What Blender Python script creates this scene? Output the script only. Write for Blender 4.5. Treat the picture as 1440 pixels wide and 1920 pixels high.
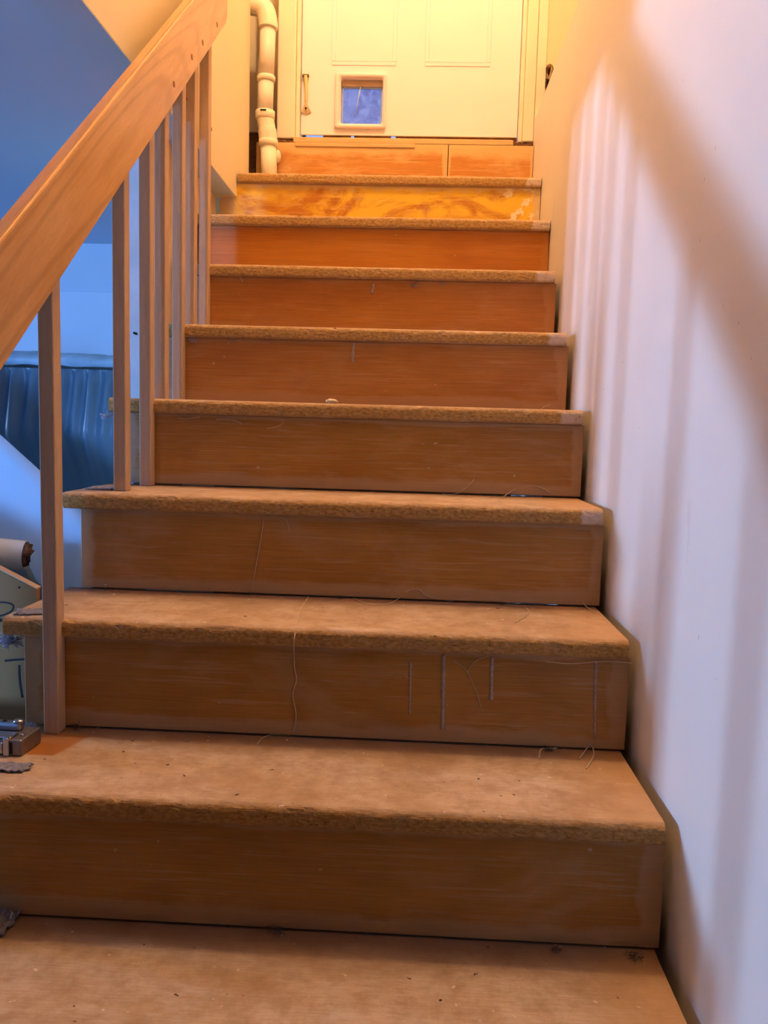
import bpy, bmesh, math, random
from mathutils import Vector, Matrix, noise as mn
random.seed(7)
D = bpy.data; S = bpy.context.scene; C = S.collection
for o in list(D.objects): D.objects.remove(o)

# ------------------------------------------------------------------ camera
F, YAW, PIT, ROL = 1501.49, -0.0399, -0.1039, 0.0287
EYE = Vector((-0.3499, -0.8112, 0.7093))
fw = Vector((math.sin(YAW)*math.cos(PIT), math.cos(YAW)*math.cos(PIT), math.sin(PIT)))
r0 = Vector((math.cos(YAW), -math.sin(YAW), 0)); u0 = r0.cross(fw)
rt = r0*math.cos(ROL) + u0*math.sin(ROL); up = u0*math.cos(ROL) - r0*math.sin(ROL)
cd = D.cameras.new('camera'); co = D.objects.new('camera', cd); C.objects.link(co)
cd.sensor_fit = 'VERTICAL'; cd.sensor_height = 24; cd.lens = F/1920*24; cd.clip_start = .02
co.matrix_world = Matrix(((rt.x, up.x, -fw.x, EYE.x), (rt.y, up.y, -fw.y, EYE.y), (rt.z, up.z, -fw.z, EYE.z), (0,0,0,1)))
S.camera = co
def ray(x, y): return (fw*F + rt*(x-720) - up*(y-960)).normalized()
def at_y(x, y, Y): d = ray(x, y); return EYE + d*((Y-EYE.y)/d.y)      # point of the real vertical surface at depth Y
def at_z(x, y, Z): d = ray(x, y); return EYE + d*((Z-EYE.z)/d.z)
def at_x(x, y, X): d = ray(x, y); return EYE + d*((X-EYE.x)/d.x)

# ------------------------------------------------------------------ world, lights, exposure
S.view_settings.view_transform = 'Standard'; S.view_settings.look = 'None'
S.view_settings.gamma = 1; S.view_settings.use_curve_mapping = False
S.view_settings.exposure = 0.0
w = D.worlds.new('sky'); S.world = w; w.use_nodes = True
w.node_tree.nodes['Background'].inputs[0].default_value = (.30, .46, .90, 1)
w.node_tree.nodes['Background'].inputs[1].default_value = 1.1
def area(name, loc, target, sx, sy, power, col):
    l = D.lights.new(name, 'AREA'); l.shape = 'RECTANGLE'; l.size = sx; l.size_y = sy; l.energy = power; l.color = col
    o = D.objects.new(name, l); C.objects.link(o); o.location = loc
    o.rotation_euler = (Vector(target)-Vector(loc)).to_track_quat('-Z', 'Y').to_euler(); return o
DAY = (.38, .60, 1.0)
area('daylight_far_window', (-9.04, 1.35, 1.05), (-1, 1.35, 1.05), .78, .66, 600, DAY)
area('basement_blue_fill', (-1.60, -3.58, 1.08), (-1.60, 0, 1.02), .66, .5, 165, (.21, .46, 1.0))  # unseen blue fill added to brighten the basement
LAMP = 235.0                                                            # glow of the hall globe

# ------------------------------------------------------------------ helpers
def link(o, parent=None):
    C.objects.link(o)
    if parent: o.parent = parent
    return o
def fin(name, bm, mat, parent=None, smooth=False, label=None, loc=None, **props):
    me = D.meshes.new(name); bmesh.ops.recalc_face_normals(bm, faces=bm.faces); bm.to_mesh(me); bm.free()
    if mat: me.materials.append(mat)
    if smooth:
        for p in me.polygons: p.use_smooth = True
    o = D.objects.new(name, me)
    if loc: o.location = loc
    if label: o['label'] = label
    for k, v in props.items(): o[k] = v
    return link(o, parent)
def thing(name, label, cat, loc=(0,0,0), group=None):
    o = D.objects.new(name, None); o.location = loc; o.empty_display_size = .05
    o['label'] = label; o['category'] = cat
    if group: o['group'] = group
    return link(o)
def tag(o, label, cat, group=None, kind=None):
    o['label'] = label; o['category'] = cat
    if group: o['group'] = group
    if kind: o['kind'] = kind
    return o
def box(bm, x0, x1, y0, y1, z0, z1, bev=0, seg=2, mat=None):
    r = bmesh.ops.create_cube(bm, size=1); vs = r['verts']
    for v in vs: v.co = Vector(((x0+x1)/2+v.co.x*(x1-x0), (y0+y1)/2+v.co.y*(y1-y0), (z0+z1)/2+v.co.z*(z1-z0)))
    if bev:
        es = {e for v in vs for e in v.link_edges}
        r2 = bmesh.ops.bevel(bm, geom=list(es), offset=bev, segments=seg, affect='EDGES', profile=.5)
        vs = list({v for f in r2['faces'] for v in f.verts} | {v for v in vs if v.is_valid})
    if mat is not None:
        for v in vs: v.co = mat @ v.co
    return vs
def bx(*a, **k):
    bm = bmesh.new(); box(bm, *a, **k); return bm
def tube(bm, pts, rad, sides=8, cap=True):
    pts = [Vector(p) for p in pts]; n = len(pts); rings = []
    rr = rad if isinstance(rad, (list, tuple)) else [rad]*n
    ref = Vector((0, 0, 1)); t0 = (pts[1]-pts[0]).normalized()
    if abs(t0.dot(ref)) > .9: ref = Vector((0, 1, 0))
    nrm = t0.cross(ref).normalized()
    for i, p in enumerate(pts):
        t = ((pts[min(i+1, n-1)]-p) if i == 0 else (p-pts[i-1]) if i == n-1 else (pts[i+1]-pts[i-1])).normalized()
        nrm = (nrm - t*nrm.dot(t)).normalized(); b = t.cross(nrm)
        rings.append([bm.verts.new(p + (nrm*math.cos(2*math.pi*j/sides)+b*math.sin(2*math.pi*j/sides))*rr[i]) for j in range(sides)])
    for a, c in zip(rings, rings[1:]):
        for j in range(sides): bm.faces.new((a[j], a[(j+1)%sides], c[(j+1)%sides], c[j]))
    if cap: bm.faces.new(rings[0]); bm.faces.new(rings[-1])
    return rings
def prism(bm, poly, d):
    a = [bm.verts.new(Vector(p)) for p in poly]; b = [bm.verts.new(Vector(p)+Vector(d)) for p in poly]
    bm.faces.new(a); bm.faces.new(b); n = len(a)
    for i in range(n): bm.faces.new((a[i], a[(i+1)%n], b[(i+1)%n], b[i]))
def spline(pts, n=8):
    pts = [Vector(p) for p in pts]; out = []
    P = [pts[0]*2-pts[1]] + pts + [pts[-1]*2-pts[-2]]
    for i in range(1, len(P)-2):
        a, b, c, d = P[i-1:i+3]
        for k in range(n):
            t = k/n; out.append(.5*((2*b)+(c-a)*t+(2*a-5*b+4*c-d)*t*t+(3*b-a-3*c+d)*t**3))
    out.append(pts[-1]); return out

# ------------------------------------------------------------------ materials
class G:
    def __init__(s, name, rough=.6, spec=.3, metal=0):
        s.m = D.materials.new(name); s.m.use_nodes = True; s.t = s.m.node_tree; s.b = s.t.nodes['Principled BSDF']
        s.b.inputs['Roughness'].default_value = rough; s.b.inputs['Specular IOR Level'].default_value = spec
        s.b.inputs['Metallic'].default_value = metal
    def put(s, sock, v):
        if isinstance(v, bpy.types.NodeSocket): s.t.links.new(v, sock)
        elif isinstance(v, (tuple, list)) and len(v) == 3 and sock.type == 'RGBA': sock.default_value = (*v, 1)
        elif v is not None: sock.default_value = v
    def n(s, typ, ins=None, out=0, **at):
        nd = s.t.nodes.new(typ)
        for k, v in at.items(): setattr(nd, k, v)
        for k, v in (ins or {}).items(): s.put(nd.inputs[k], v)
        return nd.outputs[out]
    def obj(s): return s.n('ShaderNodeTexCoord', out=3)
    def uv(s): return s.n('ShaderNodeTexCoord', out=2)
    def mp(s, v, sc=(1,1,1), loc=(0,0,0)): return s.n('ShaderNodeMapping', {0: v, 1: loc, 3: sc})
    def noise(s, v, scale=5, detail=4, rough=.55, dist=0): return s.n('ShaderNodeTexNoise', {'Vector': v, 'Scale': scale, 'Detail': detail, 'Roughness': rough, 'Distortion': dist})
    def ramp(s, f, a, b, ca=0, cb=1):
        return s.n('ShaderNodeMapRange', {0: f, 1: a, 2: b, 3: ca, 4: cb})
    def mt(s, op, a, b=0, c=None):
        nd = s.t.nodes.new('ShaderNodeMath'); nd.operation = op; s.put(nd.inputs[0], a); s.put(nd.inputs[1], b)
        if c is not None: s.put(nd.inputs[2], c)
        nd.use_clamp = op in ('ADD', 'SUBTRACT') and False; return nd.outputs[0]
    def mix(s, f, a, b, mode='MIX'):
        nd = s.t.nodes.new('ShaderNodeMix'); nd.data_type = 'RGBA'; nd.blend_type = mode
        s.put(nd.inputs[0], f); s.put(nd.inputs[6], a); s.put(nd.inputs[7], b); return nd.outputs[2]
    def xyz(s, v):
        nd = s.t.nodes.new('ShaderNodeSeparateXYZ'); s.put(nd.inputs[0], v); return nd.outputs
    def col(s, c): s.put(s.b.inputs['Base Color'], c)
    def bump(s, h, strength=.3, dist=.002): s.put(s.b.inputs['Normal'], s.n('ShaderNodeBump', {'Strength': strength, 'Distance': dist, 'Height': h}))

def plain(name, c, rough=.6, var=.08, scale=12, metal=0, spec=.3, bump=0):
    g = G(name, rough, spec, metal); v = g.obj(); nz = g.noise(v, scale)
    g.col(g.mix(g.ramp(nz, .3, .7), tuple(x*(1-var) for x in c), tuple(min(1, x*(1+var)) for x in c)))
    if bump: g.bump(g.noise(v, scale*12), bump)
    return g.m

def wall_paint(name, c, c2, rough=.55, marks=True, spec=.25):
    g = G(name, rough, spec); v = g.obj()
    col = g.mix(g.ramp(g.noise(v, 1.7, 5), .35, .7), c, c2)
    if marks:
        # small scuffs, short dark ticks and vertical rubs
        sc = g.ramp(g.noise(g.mp(v, (1, 1, .22)), 16, 6, .7), .66, .74)
        col = g.mix(g.mt('MULTIPLY', sc, .28), col, (.42, .38, .36))
        tk = g.ramp(g.noise(g.mp(v, (1, 2.2, 1), (3, 1, 2)), 42, 2, .5), .772, .79)
        col = g.mix(g.mt('MULTIPLY', tk, .6), col, (.12, .09, .08))
    g.col(col); g.bump(g.noise(v, 160, 3), .08, .001)
    return g.m
M_white = wall_paint('white_wall_paint', (.80, .77, .74), (.74, .71, .69))
M_cream = wall_paint('cream_wall_paint', (.84, .72, .50), (.80, .67, .45), marks=False)
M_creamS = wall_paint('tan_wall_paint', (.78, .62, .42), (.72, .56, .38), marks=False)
M_base = wall_paint('basement_paint', (.52, .66, .82), (.48, .62, .78), marks=False)  # blue of the daylight mixed into the wall colour
M_ceil = wall_paint('basement_ceiling_paint', (.58, .70, .88), (.54, .66, .84), marks=False)  # ceiling colour carries the room's blue light too
M_floor = plain('basement_floor_grey', (.16, .15, .14), .8)
M_trim = plain('cream_gloss_trim', (.86, .78, .62), .35, .03)
M_door = plain('white_door_paint', (.92, .86, .90), .35, .02, 3)
M_pvc = plain('ivory_pvc', (.88, .80, .64), .35, .04)
M_pvcg = plain('beige_pvc_pipe', (.80, .72, .62), .4, .05)
M_flapfr = plain('pale_plastic', (.90, .74, .74), .35, .02)
M_dark = plain('dark_gap', (.02, .013, .01), .9)
M_dirt = plain('rough_brown_wood', (.20, .09, .035), .9, .4, 60, bump=.5)
M_plug = plain('wood_plug', (.28, .13, .05), .6)
M_steel = plain('brushed_steel', (.55, .55, .57), .28, .12, 40, metal=1)
M_steel2 = plain('dull_tool_steel', (.28, .25, .24), .42, .2, 30, metal=.8)
M_fibre = plain('pale_carpet_fibre', (.62, .48, .32), .8)
M_fluff = plain('grey_lint', (.16, .11, .10), .95, .3, 200)
M_glue = plain('dried_glue', (.44, .34, .29), .5, .2, 120)
M_brass = plain('brass_latch', (.62, .42, .16), .35, .1, metal=.8)
M_ink = plain('black_marker', (.02, .02, .03), .6)

def tread_mat(name, seed, white_end=0., patch=False, warm=0.):
    g = G(name, .75, .2); v = g.obj(); o = g.xyz(v)            # object origin: right end of the front top arris
    vs = g.mp(v, loc=(seed*3.1, seed*1.7, 0)); blot = g.ramp(g.noise(g.mp(vs, loc=(2, 7, 1)), 22, 6, .75), .40, .66)
    big = g.ramp(g.noise(vs, 5, 5, .6), .35, .68)
    top = g.mix(big, (.47, .325, .20), (.66, .52, .385))
    top = g.mix(g.mt('MULTIPLY', blot, .7), top, (.34, .215, .12))
    grain = g.ramp(g.noise(g.mp(vs, (6, 90, 6)), 4, 4, .6), .35, .7)
    top = g.mix(g.mt('MULTIPLY', grain, .35), top, (.30, .15, .06))
    wear = g.ramp(g.noise(g.mp(vs, (.8, 2, 1)), 3.1, 6, .7), .55, .72)
    top = g.mix(g.mt('MULTIPLY', wear, .7), top, (.74, .62, .52))
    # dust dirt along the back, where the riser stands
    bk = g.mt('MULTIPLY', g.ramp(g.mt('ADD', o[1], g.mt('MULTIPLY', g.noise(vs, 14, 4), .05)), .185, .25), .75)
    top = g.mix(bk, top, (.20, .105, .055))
    sp = g.ramp(g.noise(vs, 58, 2, .5), .72, .75)
    top = g.mix(sp, top, (.06, .03, .02))
    sp2 = g.ramp(g.noise(g.mp(vs, loc=(5, 5, 5)), 70, 2, .5), .71, .75)
    top = g.mix(g.mt('MULTIPLY', sp2, .8), top, (.75, .60, .45))
    # worn, unvarnished band at the right end of the tread
    rend = g.ramp(g.mt('ADD', o[0], g.mt('MULTIPLY', g.noise(vs, 9), .06)), -.10, .0)
    top = g.mix(g.mt('MULTIPLY', rend, .55), top, (.56, .32, .14))
    if patch:
        bxm = g.mt('MULTIPLY', g.mt('MULTIPLY', g.ramp(o[0], -.99, -.985), g.ramp(g.mt('ADD', o[0], g.mt('MULTIPLY', o[1], -.25)), -.925, -.935)),
                   g.mt('MULTIPLY', g.ramp(o[1], .128, .134), g.ramp(o[1], .222, .214)))
        top = g.mix(bxm, top, (.36, .14, .035))
    f1 = g.ramp(g.noise(g.mp(vs, (1, 2, 2)), 110, 4, .7), .40, .62)
    nos = g.mix(f1, (.36, .19, .05), (.60, .37, .14))
    f2 = g.ramp(g.noise(g.mp(vs, (1, 3, 3), (8, 2, 1)), 30, 4, .7), .45, .7)
    nos = g.mix(g.mt('MULTIPLY', f2, .5), nos, (.44, .25, .075))
    pit = g.ramp(g.noise(g.mp(vs, (1, 2.5, 2.5), (4, 4, 4)), 95, 3, .6), .64, .70)
    nos = g.mix(g.mt('MULTIPLY', pit, .7), nos, (.12, .05, .015))
    if white_end:
        we = g.mt('MULTIPLY', g.ramp(g.mt('ADD', o[0], g.mt('MULTIPLY', g.noise(g.mp(vs, (1,1,1), (2,2,2)), 38, 4), .035)), -.032*white_end, -.024*white_end), g.ramp(g.noise(vs, 90, 3), .30, .42))
        nos = g.mix(g.mt('MULTIPLY', we, .85), nos, (.66, .55, .50))
    edge = g.ramp(g.mt('ADD', o[1], g.mt('MULTIPLY', g.noise(vs, 60, 4, .7), .008)), .004, .010)
    g.col(g.mix(edge, nos, top))
    h = g.mt('ADD', g.mt('MULTIPLY', f1, g.mt('SUBTRACT', 1.05, edge)), g.mt('MULTIPLY', grain, .15))
    g.bump(h, .4, .0016)
    return g.m

def riser_mat(name, seed, dark, mid, pale, style=''):
    g = G(name, .42, .35); v = g.obj(); uv = g.xyz(g.uv())
    vs = g.mp(v, loc=(seed*2.3, seed, seed*.77))
    u, w_ = uv[0], uv[1]
    big = g.ramp(g.noise(g.mp(vs, (1, 1, 2.2)), 3, 5, .6, .6), .3, .7)
    col = g.mix(big, dark, mid)
    gr = g.ramp(g.noise(g.mp(vs, (2.2, 1, 90)), 4, 5, .6, .25), .38, .68)
    col = g.mix(g.mt('MULTIPLY', gr, .42), col, tuple(x*.6 for x in dark))
    bl0 = g.ramp(g.noise(g.mp(vs, (1, 1, 2), (6, 1, 3)), 4.5, 6, .65, .5), .52, .68)
    col = g.mix(g.mt('MULTIPLY', bl0, .38), col, pale)
    gr2 = g.ramp(g.noise(g.mp(vs, (1.3, 1, 34), (4, 4, 4)), 5, 4, .6, .8), .56, .66)
    col = g.mix(g.mt('MULTIPLY', gr2, .45), col, pale)
    # bare margin where the stain was brushed up to: bottom, sides and a bit of the top
    wob = g.mt('MULTIPLY', g.noise(g.mp(vs, (1, 1, .6)), 6, 5, .6), .34)
    wob2 = g.mt('MULTIPLY', g.noise(g.mp(vs, (.5, 1, 1), (7, 7, 7)), 7, 5, .6), .09)
    low = g.ramp(g.mt('SUBTRACT', w_, wob), .02, -.04)
    sd = g.ramp(g.mt('SUBTRACT', g.mt('MINIMUM', u, g.mt('SUBTRACT', 1, u)), wob2), -.016, -.024)
    hi = g.ramp(g.mt('ADD', w_, g.mt('MULTIPLY', wob, .5)), 1.02, 1.05)
    mg = g.mt('MAXIMUM', g.mt('MAXIMUM', low, sd), hi)
    col = g.mix(g.mt('MULTIPLY', mg, .62), col, pale)
    if style == 'plaster':          # yellow stain, patches of plaster left at the right
        bl = g.ramp(g.noise(g.mp(vs, (1, 1, 1.8), (1, 2, 3)), 5.5, 5, .6, 1.2), .40, .56)
        col = g.mix(bl, col, (.88, .56, .05))
        st = g.ramp(g.noise(g.mp(vs, (.8, 1, 5), (2, 2, 9)), 6, 5, .65, 1.5), .58, .70)
        col = g.mix(g.mt('MULTIPLY', st, .75), col, (.85, .60, .16))
        rim = g.ramp(g.mt('ADD', w_, g.mt('MULTIPLY', g.noise(vs, 22, 4), .4)), 1.06, 1.16)
        col = g.mix(g.mt('MULTIPLY', rim, .7), col, (.78, .55, .26))
        pr = g.mt('MULTIPLY', g.ramp(g.noise(g.mp(vs, loc=(9, 3, 4)), 20, 4, .6), .53, .56), g.ramp(u, .84, .92))
        col = g.mix(pr, col, (.92, .82, .62))
        eg = g.ramp(g.mt('MINIMUM', u, g.mt('MULTIPLY', g.mt('SUBTRACT', 1, u), 2.2)), .06, .03)
        col = g.mix(g.mt('MULTIPLY', eg, .8), col, (.72, .55, .33))
    if style == 'worn':
        rim = g.ramp(g.mt('ADD', w_, g.mt('MULTIPLY', g.noise(g.mp(vs, (1, 1, 2)), 9, 5, .7), .55)), .98, 1.12)
        col = g.mix(g.mt('MULTIPLY', rim, .8), col, (.74, .50, .22))
        sm = g.ramp(g.noise(g.mp(vs, (1, 1, 4), (3, 8, 1)), 4, 5, .6, 1), .55, .68)
        col = g.mix(g.mt('MULTIPLY', sm, .5), col, (.72, .42, .14))
    # light scratches and paint flecks
    fl = g.ramp(g.noise(g.mp(vs, (1, 1, 1.4), (1, 9, 2)), 55, 2, .5), .755, .79)
    col = g.mix(g.mt('MULTIPLY', fl, .55), col, (.70, .58, .46))
    g.col(col); g.bump(gr, .12, .0008)
    return g.m

def wood(name, c1, c2, axis_scale, rough=.4, spec=.4, rings=0., rot=None):
    g = G(name, rough, spec); v = g.obj()
    if rot: v = g.n('ShaderNodeMapping', {0: v, 2: rot})
    a = g.ramp(g.noise(g.mp(v, axis_scale), 3, 5, .6, .4), .35, .68)
    col = g.mix(a, c1, c2)
    if rings:                                               # cathedral figure of flat-sawn oak: contours of a stretched noise
        n0 = g.noise(g.mp(v, tuple(x*.10 for x in axis_scale), (2, 1, 3)), 2.6, 1, .4, .3)
        rg = g.mt('SINE', g.mt('MULTIPLY', n0, rings)); rg = g.ramp(rg, .2, 1)
        col = g.mix(g.mt('MULTIPLY', rg, .42), col, tuple(x*.62 for x in c1))
    fine = g.ramp(g.noise(g.mp(v, tuple(x*6 for x in axis_scale)), 4, 3, .7), .45, .75)
    col = g.mix(g.mt('MULTIPLY', fine, .25), col, tuple(x*.6 for x in c1))
    g.col(col); g.bump(fine, .12, .0006); return g.m
SL = .835                                                  # slope of the flight
ANG = math.atan(SL)
M_rail = wood('varnished_oak', (.56, .30, .12), (.68, .40, .19), (14, 1.6, 14), .30, .5, rings=150, rot=(-ANG, 0, 0))
M_bal = wood('sanded_baluster_wood', (.52, .35, .22), (.60, .42, .28), (30, 30, 2), .55, .3)
M_thr = wood('bare_threshold_pine', (.66, .42, .18), (.76, .52, .27), (2, 30, 30), .6)
M_str = wood('stringer_board', (.22, .10, .04), (.30, .15, .06), (3, 30, 30), .6)

# ------------------------------------------------------------------ dimensions of the flight
H, R, NOSE, T = .19, .2316, .0141, .0313
XL, XR = -1.0285, 0.0
WR, WL = .018, -.966                                       # faces of the right wall and of the upper left wall
ZC = 1.444                                                 # underside of the basement ceiling
FLOOR = -.38

# ------------------------------------------------------------------ structure
def struct(name, bm, m, smooth=False, **k):
    return fin(name, bm, m, smooth=smooth, kind='structure', **k)
struct('floor', bx(-9.3, .12, -3.6, 2.7, FLOOR-.1, FLOOR), M_floor)
LEDGE = 1.793
struct('wall_right', bx(WR, .17, -3.6, 2.33, FLOOR, LEDGE, bev=.002, seg=1), M_white)
# upper right wall, set back above the ledge, with a ragged hole near the door
XU = .050
bm = bmesh.new()
hole = [(1031,119),(1026,122),(1022,130),(1021,141),(1023,147),(1018,154),(1019,162),(1016,170),(1017,180),(1014,192),(1024,194),(1036,170),(1042,148),(1039,132),(1036,122)]
hp = [at_x(x, y, XU) for x, y in hole]
out = [(XU, -1.25, LEDGE), (XU, 2.33, LEDGE), (XU, 2.33, 3.95), (XU, -1.25, 3.95)]
hp = [Vector((XU, p.y, max(p.z, LEDGE+.004))) for p in hp]
def loop(pts):
    vs = [bm.verts.new(p) for p in pts]; return [bm.edges.new((vs[i], vs[(i+1)%len(vs)])) for i in range(len(vs))]
e1 = loop(out); e2 = loop(hp)
bmesh.ops.triangle_fill(bm, edges=e1+e2, use_beauty=True)
ex = bmesh.ops.extrude_edge_only(bm, edges=e2)
for v in [g_ for g_ in ex['geom'] if isinstance(g_, bmesh.types.BMVert)]: v.co.x += .014
wu = struct('wall_right_upper', bm, M_cream)
fin('wall_cavity', bx(XU+.0141, XU+.075, 1.90, 2.32, LEDGE, 2.05), M_dirt, wu)
hb = bmesh.new(); tube(hb, spline([at_x(1028,118,XU+.008), at_x(1026,132,XU+.006), at_x(1027,146,XU+.008)]), .0045, 8)
tube(hb, spline([at_x(1036,122,XU+.010), at_x(1035,134,XU+.008), at_x(1031,146,XU+.010)]), .005, 8)
fin('torn_plaster_edge', hb, plain('torn_plaster', (.60, .44, .24), .9, .3, 120), wu, True)
struct('wall_right_backing', bx(.13, .17, -1.25, 2.33, LEDGE, 3.95), M_cream)
# left side: the hall wall stands on the basement ceiling; a short wall closes the flight from the fourth tread on
struct('wall_left_upper', bx(-1.09, WL, -1.25, 2.045, ZC, 3.95, bev=.0015, seg=1), M_cream)
struct('wall_left_corner', bx(-1.09, WL+.004, 8*R+NOSE+.016, 2.045, 1.30, ZC-.0005), M_cream)
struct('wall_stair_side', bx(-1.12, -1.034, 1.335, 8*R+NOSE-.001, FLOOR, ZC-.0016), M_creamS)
M_panel = plain('low_bounce_brown', (.10, .06, .04), .7)  # unseen walls kept dark to cut bounce onto the risers
struct('wall_stairwell_end', bx(-1.09, .17, -.40, -.35, ZC, 3.95), plain('bounce_tuned_brown', (.34, .26, .18), .6))  # unseen, brought close and toned to limit bounce light
struct('wall_light_blocker', bx(-1.12, -1.045, -3.6, .05, FLOOR, ZC-.0016), M_panel)  # unseen partition added to keep window light off the risers
struct('ceiling_hall', bx(-1.30, .17, -1.30, 2.75, 3.95, 4.0), M_cream)
# wall with the door (opening x -.804..-.038)
YD = 2.165
DX0, DX1 = -.806, -.036
bm = bmesh.new(); box(bm, -1.25, -.86, YD+.06, YD+.16, 1.775, 3.95); box(bm, -.86, DX0-.012, YD-.005, YD+.16, 1.69, 3.95)
box(bm, DX1+.012, .06, YD-.005, YD+.16, 1.69, 3.95); box(bm, DX0-.012, DX1+.012, YD-.005, YD+.16, 3.76, 3.95)
struct('wall_back_upper', bm, M_cream)
struct('wall_alcove_left', bx(-1.25, -1.10, 2.045, 2.33, 1.2, 3.95), M_cream)
struct('wall_alcove_back', bx(-1.25, -.80, 2.235, 2.30, FLOOR, 1.775), M_dirt)
struct('wall_under_door', bx(-1.09, .02, 2.33, 2.36, FLOOR, 1.70), M_dirt)
# basement
bm = bmesh.new(); box(bm, -9.3, -1.0905, -3.6, 2.75, ZC, ZC+.06); box(bm, -1.0905, .17, -3.6, -.4005, ZC, ZC+.06); box(bm, -1.0905, WL-.0004, -.40, 8*R+NOSE-.03, ZC-.0012, ZC-.0001)
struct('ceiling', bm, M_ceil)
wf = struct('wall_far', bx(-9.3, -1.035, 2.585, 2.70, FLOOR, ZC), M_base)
struct('trim_1', bx(-9.0, -1.125, 2.572, 2.5848, FLOOR, 1.247, bev=.003, seg=1), plain('pale_wall_panelling', (.60, .74, .92), .5, .03, 3))  # panel colour takes the same daylight blue
bm = bmesh.new(); wy0, wy1, wz0, wz1 = .95, 1.75, .71, 1.39
box(bm, -9.3, -9.0, -3.6, wy0, FLOOR, ZC); box(bm, -9.3, -9.0, wy1, 2.585, FLOOR, ZC)
box(bm, -9.3, -9.0, wy0, wy1, FLOOR, wz0); box(bm, -9.3, -9.0, wy0, wy1, wz1, ZC)
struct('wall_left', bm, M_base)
bm = bmesh.new(); box(bm, -9.0, -1.95, -3.7, -3.6, FLOOR, ZC); box(bm, -1.25, .17, -3.7, -3.6, FLOOR, ZC)
box(bm, -1.95, -1.25, -3.7, -3.6, FLOOR, .80); box(bm, -1.95, -1.25, -3.7, -3.6, 1.36, ZC)
struct('wall_near', bm, M_panel)
def wframe(name, horiz, a0, a1, c, z0, z1):
    bm = bmesh.new(); t = .022
    for (p0, p1, q0, q1) in ((a0, a1, z0, z0+t), (a0, a1, z1-t, z1), (a0, a0+t, z0+t, z1-t), (a1-t, a1, z0+t, z1-t)):
        if horiz: box(bm, p0, p1, c, c+.05, q0, q1)
        else: box(bm, c, c+.05, p0, p1, q0, q1)
    return struct(name, bm, M_trim)
wframe('window_1', False, wy0, wy1, -9.0, wz0, wz1)
wframe('added_window_2', True, -1.95, -1.25, -3.6, .80, 1.36)  # unseen opening added for the blue basement fill

# ------------------------------------------------------------------ staircase
stair = thing('staircase', 'steep bare wooden flight with stained risers and rough-nosed particle board treads', 'staircase', (0, 0, FLOOR))
def world_child(o, p):                                      # geometry given in world coordinates under an Empty
    o.parent = p; o.matrix_parent_inverse = Matrix.Translation(p.location).inverted(); return o
def wpart(name, bm, m, p, smooth=False, label=None, loc=None):
    return world_child(fin(name, bm, m, None, smooth, label, loc), p)
def tread_bm(k, xl, xr, back, rough=True):
    # local frame: x = 0 at the right end, y = 0 at the front, z = 0 at the top face
    prof = [(back, 0), (.19, 0), (.12, 0), (.05, 0), (.018, 0)]
    rad = .0115
    for i in range(0, 7):
        a = math.pi/2*i/6; prof.append((rad-rad*math.sin(a), -rad+rad*math.cos(a)))
    prof += [(0, -.017), (0, -.022)]
    for i in range(1, 6):
        a = math.pi/2*i/5; prof.append((.007-.007*math.cos(a), -.0243-.007*math.sin(a)))
    prof += [(.03, -T), (back, -T)]
    n = 230; bm = bmesh.new(); cols = []
    for i in range(n+1):
        x = xl+(xr-xl)*i/n; c = []
        for (y, z) in prof:
            a = 0
            if rough and .0 <= y < .017 and z > -T+.0002:
                p = Vector((x*46+k*7, y*160, z*150)); a = mn.noise(p)*.0006 + mn.noise(p*2.3)*.0005
                a += .0006*mn.noise(Vector((x*9, k*3.3, 0)))
                if mn.noise(Vector((x*30+k*5, z*60, 3))) > .42: a += .0009
            c.append(bm.verts.new((x, y+max(a, -.0012), z+(-a*.6 if z < -.0 and y < .012 and z > -.012 else 0))))
        cols.append(c)
    m = len(prof)
    for a, b in zip(cols, cols[1:]):
        for j in range(m): bm.faces.new((a[j], b[j], b[(j+1)%m], a[(j+1)%m]))
    bm.faces.new(cols[0]); bm.faces.new(cols[-1])
    return bm
def riser_bm(x0, x1, z0, z1, y, uvs=True):
    bm = bx(x0, x1, y, y+.014, z0, z1, bev=.0012, seg=1); l = bm.loops.layers.uv.new('UVMap')
    for f in bm.faces:
        for lp in f.loops:
            c = lp.vert.co; lp[l].uv = ((c.x-x0)/(x1-x0), (c.z-z0)/(z1-z0))
    return bm
OR = ((.37, .17, .034), (.52, .27, .07), (.52, .36, .21))
RC = {k: OR for k in range(-1, 10)}
RC[9] = ((.52, .20, .035), (.68, .32, .08), (.76, .52, .25))
RC[8] = ((.52, .17, .02), (.64, .27, .035), (.74, .54, .28))
RC[7] = ((.46, .15, .014), (.56, .22, .025), (.50, .22, .07))
RC[6] = ((.44, .165, .028), (.54, .235, .05), (.52, .26, .10))
RC[5] = ((.44, .175, .037), (.56, .27, .075), (.55, .31, .15))
risers = {}
tread_left = {8: WL+.006, 7: XL, 6: XL, 5: XL}
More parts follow.
